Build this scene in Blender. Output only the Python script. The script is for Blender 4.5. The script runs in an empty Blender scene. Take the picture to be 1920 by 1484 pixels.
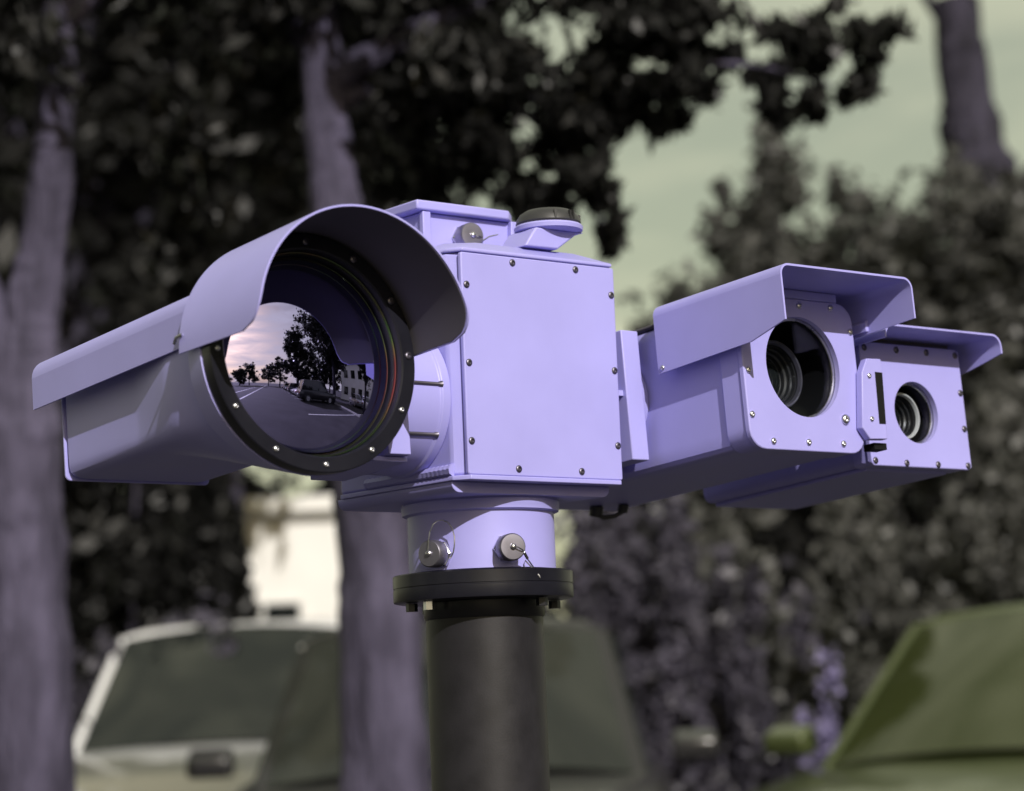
import bpy, bmesh, math, random
import numpy as np
from mathutils import Matrix, Vector, noise as mnoise
R = math.radians
PI = math.pi
sc = bpy.context.scene
col = sc.collection
random.seed(4)

# ------------------------------------------------------------------ camera
CAM_H, F_PX, CX, CY = 1.15, 4500.0, 960.0, 742.0
PITCH, ROLL = R(7.7), R(2.3)
fw = Vector((0, math.cos(PITCH), math.sin(PITCH)))
up0 = Vector((0, -math.sin(PITCH), math.cos(PITCH)))
rt0 = Vector((1, 0, 0))
rt = rt0 * math.cos(ROLL) - up0 * math.sin(ROLL)
up = rt0 * math.sin(ROLL) + up0 * math.cos(ROLL)
cam_pos = Vector((0, 0, CAM_H))
cd = bpy.data.cameras.new('camera')
cam = bpy.data.objects.new('camera', cd)
col.objects.link(cam)
cam.matrix_world = Matrix(((rt.x, up.x, -fw.x, 0), (rt.y, up.y, -fw.y, 0), (rt.z, up.z, -fw.z, CAM_H), (0, 0, 0, 1)))
cd.sensor_width = 36
cd.lens = 36 * F_PX / 1920
cd.clip_start = 0.05
cd.clip_end = 3000
cd.dof.use_dof = True
cd.dof.focus_distance = 2.42
cd.dof.aperture_fstop = 4.5
sc.camera = cam

# ------------------------------------------------------------------ sky and sun
SUN = Vector((0.3085, -0.79, 0.52)).normalized()
w = bpy.data.worlds.new('World')
sc.world = w
w.use_nodes = True
nt = w.node_tree
nt.nodes.clear()
N = nt.nodes.new
sky = N('ShaderNodeTexSky')
sky.sky_type = 'NISHITA'
sky.sun_disc = False
sky.sun_elevation = math.asin(SUN.z)
sky.sun_rotation = math.atan2(SUN.x, SUN.y)
sky.dust_density = 3.0
tint = N('ShaderNodeMix'); tint.data_type = 'RGBA'; tint.blend_type = 'MULTIPLY'
tint.inputs[0].default_value = 1.0
tint.inputs[7].default_value = (1.0, 0.86, 0.50, 1)
tc = N('ShaderNodeTexCoord')
mp = N('ShaderNodeMapping'); mp.inputs['Scale'].default_value = (1.3, 1.3, 5.5)
cn = N('ShaderNodeTexNoise'); cn.inputs['Scale'].default_value = 2.2; cn.inputs['Detail'].default_value = 7; cn.inputs['Distortion'].default_value = 0.5
cr = N('ShaderNodeValToRGB'); cr.color_ramp.elements[0].position = 0.36; cr.color_ramp.elements[1].position = 0.68
cr.color_ramp.elements[0].color = (0.30, 0.30, 0.30, 1); cr.color_ramp.elements[1].color = (0.95, 0.95, 0.95, 1)
cl = N('ShaderNodeMix'); cl.data_type = 'RGBA'
cl.inputs[7].default_value = (7.4, 7.35, 5.3, 1)
bg = N('ShaderNodeBackground'); bg.inputs['Strength'].default_value = 0.105
wo = N('ShaderNodeOutputWorld')
L = nt.links.new
L(sky.outputs[0], tint.inputs[6]); L(tc.outputs['Generated'], mp.inputs[0]); L(mp.outputs[0], cn.inputs['Vector'])
L(cn.outputs[0], cr.inputs[0]); L(cr.outputs[0], cl.inputs[0]); L(tint.outputs[2], cl.inputs[6]); L(cl.outputs[2], bg.inputs[0]); L(bg.outputs[0], wo.inputs[0])

sd = bpy.data.lights.new('sun', 'SUN'); sd.energy = 4.4; sd.angle = R(0.5); sd.color = (1.0, 0.955, 0.9)
so = bpy.data.objects.new('sun', sd); col.objects.link(so)
so.rotation_euler = SUN.to_track_quat('Z', 'Y').to_euler(); so.location = (0, 0, 30)

vs = sc.view_settings
vs.view_transform = 'Standard'; vs.look = 'None'; vs.exposure = 0; vs.gamma = 1; vs.use_curve_mapping = False
sc.cycles.max_bounces = 8

# ------------------------------------------------------------------ helpers
def pix(px, py, depth):
    """point on the ray of a photograph pixel at a forward distance"""
    d = rt * ((px - CX) / F_PX) - up * ((py - CY) / F_PX) + fw
    return cam_pos + d * (depth / d.y)

def tag(o, label=None, cat=None, group=None, kind=None):
    for k, v in (('label', label), ('category', cat), ('group', group), ('kind', kind)):
        if v: o[k] = v
    return o

def empty(name, loc=(0, 0, 0), rz=0):
    o = bpy.data.objects.new(name, None); col.objects.link(o)
    o.location = loc; o.rotation_euler = (0, 0, rz); o.empty_display_size = 0.1
    return o

def copy_tree(o, parent=None):
    c = o.copy(); col.objects.link(c); c.parent = parent
    for ch in list(o.children): copy_tree(ch, c)
    return c

class MB:
    def __init__(s): s.v = []; s.f = []
    def add(s, v, f):
        n = len(s.v); s.v += [tuple(p) for p in v]; s.f += [tuple(i + n for i in q) for q in f]; return s
    def box(s, x0, x1, y0, y1, z0, z1):
        return s.add([(x, y, z) for z in (z0, z1) for y in (y0, y1) for x in (x0, x1)],
                     [(0, 2, 3, 1), (4, 5, 7, 6), (0, 1, 5, 4), (2, 6, 7, 3), (0, 4, 6, 2), (1, 3, 7, 5)])
    def prism(s, pts, a0, a1, axis='y'):
        """polygon in the two other axes (x,z / y,z / x,y), pushed along axis"""
        m = {'y': lambda p, a: (p[0], a, p[1]), 'x': lambda p, a: (a, p[0], p[1]), 'z': lambda p, a: (p[0], p[1], a)}[axis]
        n = len(pts)
        v = [m(p, a0) for p in pts] + [m(p, a1) for p in pts]
        return s.add(v, [tuple(range(n)), tuple(range(2 * n - 1, n - 1, -1))] + [(i, i + n, (i + 1) % n + n, (i + 1) % n) for i in range(n)])
    def lathe(s, prof, c=(0, 0, 0), axis='y', n=48, caps=True):
        """prof: (radius, position along axis)"""
        v = []
        for r, a in prof:
            for i in range(n):
                t = 2 * PI * i / n; p, q = r * math.cos(t), r * math.sin(t)
                v.append({'y': (c[0] + p, c[1] + a, c[2] + q), 'x': (c[0] + a, c[1] + p, c[2] + q), 'z': (c[0] + p, c[1] + q, c[2] + a)}[axis])
        f = []
        for k in range(len(prof) - 1):
            for i in range(n):
                j = (i + 1) % n; f.append((k * n + i, k * n + j, (k + 1) * n + j, (k + 1) * n + i))
        if caps:
            f.append(tuple(range(n))); f.append(tuple(range((len(prof) - 1) * n + n - 1, (len(prof) - 1) * n - 1, -1)))
        return s.add(v, f)
    def tube(s, pts, r, n=8, noise=0):
        pts = [Vector(p) for p in pts]; m = len(pts)
        rr = r if isinstance(r, (list, tuple)) else [r] * m
        v = []
        ref = Vector((0.123, 0.31, 0.94))
        for k in range(m):
            t = (pts[min(k + 1, m - 1)] - pts[max(k - 1, 0)]).normalized()
            a = t.cross(ref)
            if a.length < 0.1: a = t.cross(Vector((1, 0, 0)))
            a.normalize(); b = t.cross(a)
            for i in range(n):
                q = 2 * PI * i / n; x = rr[k]
                if noise: x *= 1 + noise * (mnoise.noise((pts[k] + (a * math.cos(q) + b * math.sin(q)) * rr[k] * 1.6) * (0.55 / max(rr[k], 0.02))) + 0.5 * mnoise.noise((pts[k] + (a * math.cos(q) + b * math.sin(q)) * rr[k] * 2.5) * (1.6 / max(rr[k], 0.02))))
                v.append(pts[k] + a * (x * math.cos(q)) + b * (x * math.sin(q)))
        f = [(k * n + i, k * n + (i + 1) % n, (k + 1) * n + (i + 1) % n, (k + 1) * n + i) for k in range(m - 1) for i in range(n)]
        f += [tuple(range(n - 1, -1, -1)), tuple(range((m - 1) * n, m * n))]
        return s.add(v, f)
    def grid(s, rows, closed=False):
        n = len(rows[0]); v = [p for r in rows for p in r]
        e = n if closed else n - 1
        return s.add(v, [(k * n + i, k * n + (i + 1) % n, (k + 1) * n + (i + 1) % n, (k + 1) * n + i) for k in range(len(rows) - 1) for i in range(e)])
    def shell(s, rows_out, rows_in):
        """open sheet with real thickness: outer grid, inner grid and rims"""
        n = len(rows_out[0]); m = len(rows_out); off = n * m
        v = [p for r in rows_out for p in r] + [p for r in rows_in for p in r]
        f = []
        for k in range(m - 1):
            for i in range(n - 1):
                a, b, c, d = k * n + i, k * n + i + 1, (k + 1) * n + i + 1, (k + 1) * n + i
                f.append((a, b, c, d)); f.append((d + off, c + off, b + off, a + off))
        for i in range(n - 1):
            f.append((i + 1, i, i + off, i + 1 + off)); q = (m - 1) * n
            f.append((q + i, q + i + 1, q + i + 1 + off, q + i + off))
        for k in range(m - 1):
            a, b = k * n, (k + 1) * n; f.append((a, b, b + off, a + off))
            a, b = k * n + n - 1, (k + 1) * n + n - 1; f.append((b, a, a + off, b + off))
        return s.add(v, f)
    def build(s, name, mat, parent=None, bevel=0, smooth=40, seg=2, fix=True):
        me = bpy.data.meshes.new(name); me.from_pydata(s.v, [], s.f)
        if fix:
            b = bmesh.new(); b.from_mesh(me); bmesh.ops.recalc_face_normals(b, faces=b.faces); b.to_mesh(me); b.free()
        me.update()
        if smooth:
            me.polygons.foreach_set('use_smooth', [True] * len(me.polygons)); me.set_sharp_from_angle(angle=R(smooth))
        me.materials.append(mat)
        o = bpy.data.objects.new(name, me); col.objects.link(o); o.parent = parent
        if bevel:
            md = o.modifiers.new('bevel', 'BEVEL'); md.width = bevel; md.segments = seg; md.limit_method = 'ANGLE'; md.angle_limit = R(35)
            md.harden_normals = False
        return o

def rrect(x0, x1, z0, z1, r, n=6):
    rr = r if isinstance(r, (list, tuple)) else [r] * 4     # bl, br, tr, tl
    pts = []
    for (cx, cz, a0), q in zip(((x0, z0, 180), (x1, z0, 270), (x1, z1, 0), (x0, z1, 90)), rr):
        ox = cx + (q if cx == x0 else -q); oz = cz + (q if cz == z0 else -q)
        for i in range(n + 1):
            a = R(a0 + 90 * i / n); pts.append((ox + q * math.cos(a), oz + q * math.sin(a)))
    return pts

def holed_plate(outer, hc, hr, y0, y1, n=120):
    """plate in x,z with a round hole, outline resampled as seen from the hole's centre"""
    P = [Vector(p) for p in outer]; m = len(P); hcv = Vector(hc); out = []
    for i in range(n):
        t = 2 * PI * i / n; d = Vector((math.cos(t), math.sin(t))); best = None
        for k in range(m):
            a, b = P[k] - hcv, P[(k + 1) % m] - hcv; e = b - a
            den = d.x * e.y - d.y * e.x
            if abs(den) < 1e-12: continue
            s_ = (a.x * e.y - a.y * e.x) / den; u = (a.x * d.y - a.y * d.x) / den
            if s_ > 0 and -1e-6 <= u <= 1 + 1e-6 and (best is None or s_ > best): best = s_
        out.append(hcv + d * best)
    inn = [hcv + Vector((math.cos(2 * PI * i / n), math.sin(2 * PI * i / n))) * hr for i in range(n)]
    b = MB()
    f_o = [(p.x, y0, p.y) for p in out]; f_i = [(p.x, y0, p.y) for p in inn]
    b_o = [(p.x, y1, p.y) for p in out]; b_i = [(p.x, y1, p.y) for p in inn]
    b.grid([f_i, f_o, b_o, b_i, f_i], closed=True)
    return b

# ------------------------------------------------------------------ materials
def mat(name, base, rough=0.5, metal=0.0, var=0.0, vscale=8, bump=0, bscale=200, spec=0.5, col2=None, coat=0, detail=4, emit=None):
    m = bpy.data.materials.new(name); m.use_nodes = True
    t = m.node_tree; b = t.nodes['Principled BSDF']
    b.inputs['Base Color'].default_value = (*base, 1); b.inputs['Roughness'].default_value = rough; b.inputs['Metallic'].default_value = metal
    b.inputs['Specular IOR Level'].default_value = spec; b.inputs['Coat Weight'].default_value = coat
    c = t.nodes.new('ShaderNodeTexCoord')
    if var or col2:
        n = t.nodes.new('ShaderNodeTexNoise'); n.inputs['Scale'].default_value = vscale; n.inputs['Detail'].default_value = detail
        t.links.new(c.outputs['Object'], n.inputs['Vector'])
        r = t.nodes.new('ShaderNodeValToRGB'); r.color_ramp.elements[0].position = 0.3; r.color_ramp.elements[1].position = 0.72
        lo = col2 if col2 else tuple(x * (1 - var) for x in base); hi = base if col2 else tuple(min(1, x * (1 + var * 0.6)) for x in base)
        r.color_ramp.elements[0].color = (*lo, 1); r.color_ramp.elements[1].color = (*hi, 1)
        t.links.new(n.outputs[0], r.inputs[0]); t.links.new(r.outputs[0], b.inputs['Base Color'])
        mr = t.nodes.new('ShaderNodeMapRange'); mr.inputs[3].default_value = max(0, rough - 0.08); mr.inputs[4].default_value = min(1, rough + 0.1)
        t.links.new(n.outputs[0], mr.inputs[0]); t.links.new(mr.outputs[0], b.inputs['Roughness'])
    if bump:
        n2 = t.nodes.new('ShaderNodeTexNoise'); n2.inputs['Scale'].default_value = bscale; n2.inputs['Detail'].default_value = 3
        t.links.new(c.outputs['Object'], n2.inputs['Vector'])
        bp = t.nodes.new('ShaderNodeBump'); bp.inputs['Strength'].default_value = bump; bp.inputs['Distance'].default_value = 0.002
        t.links.new(n2.outputs[0], bp.inputs['Height']); t.links.new(bp.outputs[0], b.inputs['Normal'])
    return m

M = {}
M['paint'] = mat('powder_coat_lavender', (0.352, 0.336, 0.735), 0.42, var=0.07, vscale=9, bump=0.06, bscale=900, spec=0.4)
M['liner'] = mat('matt_dark_lining', (0.075, 0.07, 0.085), 0.85, spec=0.2, var=0.1, vscale=20)
M['black'] = mat('black_anodised', (0.010, 0.010, 0.016), 0.3, spec=0.35, var=0.15, vscale=30)
M['pole'] = mat('black_pole_coat', (0.018, 0.017, 0.021), 0.45, var=0.25, vscale=35, bump=0.06, bscale=600, spec=0.35)
M['cavity'] = mat('matt_black_cavity', (0.006, 0.006, 0.007), 0.8, spec=0.2)
M['barrel'] = mat('lens_barrel_black', (0.02, 0.02, 0.022), 0.3, spec=0.6)
M['steel'] = mat('stainless_steel', (0.62, 0.62, 0.66), 0.27, 1.0, var=0.12, vscale=60)
M['dark_steel'] = mat('dark_screw_steel', (0.16, 0.15, 0.19), 0.4, 0.9)
M['cap'] = mat('grey_connector_metal', (0.26, 0.25, 0.31), 0.38, 0.85, var=0.1, vscale=50)
M['ring_glint'] = mat('sunlit_ring_tone', (0.62, 0.62, 0.6), 0.35, spec=0.6)  # pale non-metal tone stands in for sunlight on the lens ring
M['plastic'] = mat('dark_plastic', (0.03, 0.03, 0.033), 0.45)
M['germanium'] = mat('coated_lens', (0.53, 0.50, 1.0), 0.015, 1.0)
M['coat_ring'] = mat('green_red_coated_rim', (0.09, 0.24, 0.10), 0.2, 0.95, col2=(0.22, 0.06, 0.08), vscale=16)
def glass_mat(name, tintc=(1, 1, 1), f=1.45, rough=0.01):
    m = bpy.data.materials.new(name); m.use_nodes = True; t = m.node_tree; t.nodes.clear()
    o = t.nodes.new('ShaderNodeOutputMaterial'); mx = t.nodes.new('ShaderNodeMixShader'); lw = t.nodes.new('ShaderNodeLayerWeight'); lw.inputs[0].default_value = 0.5; pw = t.nodes.new('ShaderNodeMath'); pw.operation = 'POWER'; pw.inputs[1].default_value = 4.0; fr = t.nodes.new('ShaderNodeMath'); fr.operation = 'MULTIPLY_ADD'; fr.inputs[1].default_value = 0.9; fr.inputs[2].default_value = (f - 1) ** 2 / (f + 1) ** 2
    t.links.new(lw.outputs['Facing'], pw.inputs[0]); t.links.new(pw.outputs[0], fr.inputs[0])
    a = t.nodes.new('ShaderNodeBsdfTransparent'); a.inputs[0].default_value = (*tintc, 1); g = t.nodes.new('ShaderNodeBsdfGlossy'); g.inputs['Roughness'].default_value = rough
    t.links.new(fr.outputs[0], mx.inputs[0]); t.links.new(a.outputs[0], mx.inputs[1]); t.links.new(g.outputs[0], mx.inputs[2]); t.links.new(mx.outputs[0], o.inputs[0])
    return m
M['window'] = glass_mat('clear_window', (0.9, 0.92, 0.95), 1.35)
M['car_glass'] = mat('car_glass', (0.012, 0.014, 0.014), 0.04, spec=0.7)
M['olive_reflect_glass'] = mat('olive_reflection_glass', (0.03, 0.037, 0.013), 0.05, spec=0.8)  # olive base stands in for greenery reflected in the windscreen
M['asphalt'] = mat('asphalt', (0.046, 0.044, 0.048), 0.9, spec=0.15, var=0.3, vscale=0.7, bump=0.5, bscale=60, detail=10)
M['marking'] = mat('road_paint', (0.72, 0.72, 0.7), 0.6, var=0.2, vscale=6)
M['kerb'] = mat('kerb_concrete', (0.33, 0.32, 0.31), 0.8, var=0.2, vscale=3)
M['soil'] = mat('verge_soil', (0.06, 0.05, 0.035), 0.95, var=0.35, vscale=4)
def bark(name, hi, lo):
    m = mat(name, hi, 0.88, col2=lo, vscale=5, bump=0.9, bscale=18, spec=0.2, detail=8); t = m.node_tree
    c = next(n for n in t.nodes if n.type == 'TEX_COORD'); mp_ = t.nodes.new('ShaderNodeMapping'); mp_.inputs['Scale'].default_value = (2.6, 2.6, 0.55)
    t.links.new(c.outputs['Object'], mp_.inputs[0])
    for n in [n for n in t.nodes if n.type == 'TEX_NOISE']: t.links.new(mp_.outputs[0], n.inputs['Vector'])
    for n in [n for n in t.nodes if n.type == 'BUMP']: n.inputs['Distance'].default_value = 0.02
    return m
M['bark_pale'] = bark('pale_bark', (0.105, 0.094, 0.155), (0.028, 0.025, 0.042))
M['bark_dark'] = bark('dark_bark', (0.05, 0.045, 0.07), (0.012, 0.011, 0.017))
def leaf_mat(name, a, b):
    m = mat(name, a, 0.42, col2=b, vscale=1.7, spec=0.35)
    t = m.node_tree; p = t.nodes['Principled BSDF']; out = t.nodes['Material Output']
    tr = t.nodes.new('ShaderNodeBsdfTranslucent'); tr.inputs[0].default_value = (*[x * 0.9 for x in a], 1)
    mx = t.nodes.new('ShaderNodeMixShader'); mx.inputs[0].default_value = 0.25
    t.links.new(p.outputs[0], mx.inputs[1]); t.links.new(tr.outputs[0], mx.inputs[2]); t.links.new(mx.outputs[0], out.inputs[0])
    return m
M['leaf_shaded'] = leaf_mat('shaded_leaves', (0.014, 0.014, 0.0145), (0.007, 0.007, 0.007))  # shade on the foliage is put into this near-black leaf colour
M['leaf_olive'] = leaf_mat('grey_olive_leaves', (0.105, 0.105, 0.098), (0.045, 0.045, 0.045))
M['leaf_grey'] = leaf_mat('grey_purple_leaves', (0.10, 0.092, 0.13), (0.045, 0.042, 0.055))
M['leaf_flower'] = leaf_mat('lavender_blossom', (0.30, 0.27, 0.48), (0.16, 0.14, 0.26))
M['stucco'] = mat('white_stucco', (0.78, 0.77, 0.74), 0.85, var=0.08, vscale=1.5)
M['pale_door'] = mat('pale_door_paint', (0.62, 0.62, 0.6), 0.6, var=0.1, vscale=3)
M['roof_dark'] = mat('dark_roof', (0.04, 0.038, 0.04), 0.8)
def paintm(n, c, metal=0.0): return mat(n, c, 0.28, metal, coat=0.6, spec=0.5)
M['tyre'] = mat('tyre_rubber', (0.018, 0.018, 0.018), 0.85)
M['alloy'] = mat('alloy_rim', (0.45, 0.45, 0.47), 0.3, 1.0)
M['lamp_clear'] = mat('headlamp', (0.65, 0.65, 0.68), 0.12, spec=0.8)
M['lamp_red'] = mat('tail_lamp', (0.25, 0.01, 0.012), 0.15, spec=0.8)
M['trim'] = mat('black_trim', (0.015, 0.015, 0.016), 0.6)

# ------------------------------------------------------------------ ground
g = MB(); g.add([(-700, -700, 0), (700, -700, 0), (700, 700, 0), (-700, 700, 0)], [(0, 1, 2, 3)])
tag(g.build('ground', M['asphalt'], smooth=0), kind='structure')
# ------------------------------------------------------------------ the camera head
AX = Vector((-0.03841, 2.53397, 1.29089))          # flange level on the pan axis
YAW, TILT = R(38.5), R(4.0)
head = empty('surveillance_camera', AX, YAW)
tag(head, 'lavender painted multi-lens surveillance camera head on the black pole', 'camera')

def screw_mesh(r, h, m, name):
    b = MB(); b.lathe([(r, 0), (r, -h * 0.45), (r * 0.8, -h * 0.85), (r * 0.5, -h), (r * 0.46, -h * 0.4), (0.0004, -h * 0.35)], n=14)
    me = bpy.data.meshes.new(name); me.from_pydata(b.v, [], b.f)
    bm = bmesh.new(); bm.from_mesh(me); bmesh.ops.recalc_face_normals(bm, faces=bm.faces); bm.to_mesh(me); bm.free()
    me.polygons.foreach_set('use_smooth', [True] * len(me.polygons)); me.set_sharp_from_angle(angle=R(50)); me.materials.append(m)
    return me
SCREW = screw_mesh(0.0036, 0.0024, M['steel'], 'screw'); SCREW_D = screw_mesh(0.0038, 0.0016, M['dark_steel'], 'screw_dark')
SCREW_S = screw_mesh(0.003, 0.0018, M['steel'], 'screw_small'); SCREW_B = screw_mesh(0.0056, 0.004, M['steel'], 'screw_big')
def screw(parent, loc, me=None, rot=(0, 0, 0)):
    o = bpy.data.objects.new('screw', me or SCREW); col.objects.link(o); o.parent = parent; o.location = loc; o.rotation_euler = rot
    return o
def podded(o):
    o.location = (0, 0, 0.235); o.rotation_euler = (-TILT, 0, 0); return o

# --- central body
plan = [(-0.104, -0.090), (-0.092, -0.1025), (0.096, -0.1025), (0.107, -0.092), (0.107, 0.108), (-0.104, 0.108)]
body = MB().prism(plan, 0.1045, 0.332, 'z').build('body', M['paint'], head, 0.003)
# top cap: sloped front edge, seen as a bright strip over the panel
cap = MB(); lo = [(-0.1045, -0.091), (-0.094, -0.1085), (0.1055, -0.1085), (0.1085, -0.094), (0.1085, 0.109), (-0.1045, 0.109)]
hi = [(-0.088, -0.07), (-0.06, -0.088), (0.07, -0.088), (0.09, -0.07), (0.09, 0.095), (-0.088, 0.095)]
cv = [(x, y, 0.3325) for x, y in lo] + [(x, y, 0.336) for x, y in lo] + [(x, y, 0.3475) for x, y in hi]
cf = [(5, 4, 3, 2, 1, 0), (12, 13, 14, 15, 16, 17)] + [(k * 6 + i, k * 6 + (i + 1) % 6, (k + 1) * 6 + (i + 1) % 6, (k + 1) * 6 + i) for k in range(2) for i in range(6)]
cap.add(cv, cf).build('top_cap', M['paint'], body, 0.0012)
MB().prism(rrect(-0.0965, 0.1075, 0.1045, 0.3315, 0.0025, 3), -0.1085, -0.103).build('front_panel', M['paint'], body, 0.0012)
for x, z in ((-0.0300, 0.3255), (0.0545, 0.3255), (-0.0905, 0.298), (-0.0908, 0.218), (-0.0912, 0.1385), (-0.0322, 0.112), (0.0512, 0.112), (0.1025, 0.302), (0.1025, 0.221), (0.1025, 0.141)):
    screw(body, (x, -0.1085, z), SCREW_D)
# bottom lip, weld bead and pan tray
lip = [(-0.106, -0.094), (-0.094, -0.110), (0.104, -0.110), (0.109, -0.102), (0.109, 0.1), (-0.106, 0.106)]
MB().prism(lip, 0.0995, 0.1043, 'z').build('bottom_lip', M['paint'], body, 0.0008)
wb = MB(); wp = []
for i in range(60):
    t = i / 59; wp.append((-0.1030, -0.092 + 0.150 * t, 0.1105 + 0.0004 * math.sin(i * 2.1)))
wb.tube(wp, [0.0062 * (1 + 0.04 * math.sin(i * 2.3)) for i in range(60)], 8).build('weld_bead', M['paint'], body)
tray = MB().prism(rrect(-0.104, 0.104, 0.0880, 0.0993, [0.0095, 0.0095, 0.0008, 0.0008]), -0.090, 0.114).build('pan_tray', M['paint'], head, 0.0025, seg=3)
# small rounded socket on the left wall
MB().lathe([(0.006, 0), (0.006, -0.003), (0.003, -0.0035)], (-0.104, -0.07, 0.314), 'x', 16).build('vent_plug', M['paint'], body)

# --- neck with two capped connectors
neck = MB().lathe([(0.074, 0.0135), (0.0776, 0.015), (0.0776, 0.074), (0.0828, 0.076), (0.0832, 0.080), (0.0838, 0.0815), (0.0838, 0.086), (0.0828, 0.0872), (0.0838, 0.0885), (0.0838, 0.0905), (0.08, 0.0925)], axis='z', n=96).build('neck', M['paint'], head, smooth=25)
def connector(parent, p, yaw, lan):
    """round capped socket: nut, cap with chamfer, pin and a steel lanyard"""
    c = MB().lathe([(0.0145, 0), (0.0145, -0.004), (0.0125, -0.0055), (0.0125, -0.007)], n=6).build('connector', M['steel'], parent, 0.0006)
    c.location = p; c.rotation_euler = (0, 0, yaw)
    MB().lathe([(0.0118, -0.0065), (0.0140, -0.008), (0.0140, -0.021), (0.0128, -0.0225), (0.004, -0.023), (0.0004, -0.0228)], n=32).build('dust_cap', M['cap'], c, 0)
    MB().lathe([(0.0030, -0.0225), (0.0032, -0.0245), (0.0018, -0.026), (0.0004, -0.0262)], n=12).build('rivet', M['steel'], c)
    MB().tube(lan, 0.00075, 6).build('lanyard', M['steel'], c)
    return c
def arc_loop(n, fn): return [fn(i / (n - 1)) for i in range(n)]
def on_neck(deg, z, r=0.0772): a = R(deg); return (r * math.sin(a), -r * math.cos(a), z), a
p, a = on_neck(-70.5, 0.031)
connector(neck, p, a, [(0.848 * a_, -0.0255 + 0.53 * a_, b_) for a_, b_ in ((0, 0), (0.0012, 0.006), (0.002, 0.014), (0.0035, 0.022), (0.007, 0.0295), (0.012, 0.033), (0.0165, 0.0335), (0.022, 0.031), (0.0265, 0.025), (0.0285, 0.016), (0.028, 0.007), (0.0265, 0.0), (0.0245, -0.004), (0.0225, -0.006))])
p, a = on_neck(-19, 0.034)
c2 = connector(neck, p, a, [(0, -0.0245, 0), (0.004, -0.0265, -0.001), (0.009, -0.0255, -0.0035), (0.013, -0.02, -0.006), (0.018, -0.014, -0.012), (0.026, -0.012, -0.022), (0.0315, -0.0135, -0.0315), (0.024, -0.0115, -0.0215), (0.0165, -0.011, -0.0135), (0.0155, -0.009, -0.018), (0.0185, -0.007, -0.026), (0.0195, -0.0065, -0.032)])
MB().tube([(0.012, -0.021, -0.0055), (0.018, -0.0142, -0.0115)], 0.0016, 8).build('ferrule', M['steel'], c2)

# --- junction box on the roof
jb = MB().box(-0.060, 0.064, 0.006, 0.10, 0.3478, 0.398).build('junction_box', M['paint'], head, 0.0015)
MB().prism([(-0.072, -0.004), (0.052, -0.004), (0.070, 0.014), (0.070, 0.104), (-0.072, 0.104)], 0.3985, 0.409, 'z').build('lid', M['paint'], jb, 0.002)
MB().box(-0.0625, -0.052, -0.001, 0.0058, 0.348, 0.398).build('corner_post', M['paint'], jb, 0.001)
MB().prism([(0.047, 0.348), (0.0655, 0.348), (0.0655, 0.398), (0.057, 0.398), (0.056, 0.372), (0.047, 0.366)], -0.001, 0.0058).build('corner_post', M['paint'], jb, 0.001)
connector(jb, (-0.006, 0.0055, 0.3735), R(-8), [(0, -0.0245, 0), (0.005, -0.026, -0.001), (0.011, -0.023, -0.0015), (0.017, -0.014, -0.003), (0.026, -0.012, 0.002), (0.038, -0.010, 0.0055), (0.027, -0.011, 0.0025), (0.0185, -0.011, -0.003), (0.019, -0.007, -0.009), (0.0225, -0.005, -0.016), (0.0245, -0.0045, -0.0225)])

# --- positioning antenna on its arm
arm = MB().prism([(-0.004, 0.3478), (0.040, 0.3478), (0.066, 0.3655), (0.078, 0.369), (0.012, 0.369), (0.006, 0.362)], -0.099, -0.052).build('antenna_arm', M['paint'], head, 0.0025)
arm.location = (0.0, 0.0, 0.0)
an = MB().lathe([(0.030, 0.3685), (0.0362, 0.3705), (0.0368, 0.3745), (0.035, 0.3765)], (0.0455, -0.078, 0), 'z', 48).build('antenna', M['paint'], head, smooth=30)
MB().lathe([(0.0335, 0.3766), (0.0348, 0.379), (0.0335, 0.3835), (0.0305, 0.3885), (0.024, 0.3925), (0.012, 0.3945), (0.0005, 0.395)], (0.0455, -0.078, 0), 'z', 48).build('antenna_dome', M['plastic'], an, smooth=30)
for da in (-26, 4, 12, 60):
    q = R(da); s_ = MB().box(-0.0012, 0.0012, -0.0350, -0.0325, 0.3795, 0.3885).build('rib', M['trim'], an)
    s_.location = (0.0455, -0.078, 0); s_.rotation_euler = (0, 0, q)

# --- left pod: big coated lens
LX, LZ = -0.312, -0.0396
def sect(y, t, r, hw, z0, z1, cr, n=128, a0=0.0, a1=360.0, closed=True):
    """section between a circle (t=0) and a rounded box (t=1)"""
    cz = (z0 + z1) / 2; hh = (z1 - z0) / 2; out = []
    for i in range(n):
        a = R(a0 + (a1 - a0) * i / (n if closed else n - 1)); c, s = math.cos(a), math.sin(a)
        px, pz = LX + r * c, LZ + r * s
        e = 12.0; k = (abs(c / hw) ** e + abs(s / hh) ** e) ** (-1 / e)
        out.append((px * (1 - t) + (LX + k * c) * t, y, pz * (1 - t) + (cz + k * s) * t))
    return out
def ease(t): return t * t * (3 - 2 * t)
def clipz(row, zt=0.021, xl=-0.4120): return [(x if x > LX else LX + (x - LX) * min(1, 0.0995 / max(1e-6, max(LX - q[0] for q in row))), y, min(z, zt)) for x, y, z in row]
BX = (.083, -.1035, .004)
def lsec(y): return sect(y, min(1, max(0, (y + 0.143) / 0.178)), 0.1150, *BX, 0)
rows = [sect(-0.146, 0, 0.108, *BX, 0), lsec(-0.143), lsec(-0.1135), clipz(lsec(-0.1132))]
for i in range(1, 11): rows.append(clipz(lsec(-0.1132 + 0.1482 * i / 10)))
rows += [sect(0.174, 1, .115, *BX, 0), sect(0.178, 1, .115, .080, -.1005, .001, 0)]
pb = MB().grid(rows, closed=True); nn = len(rows) * 128
pb.f.append(tuple(range(nn - 128, nn)))
lpod = podded(pb.build('thermal_pod', M['paint'], head, smooth=30))
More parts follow.
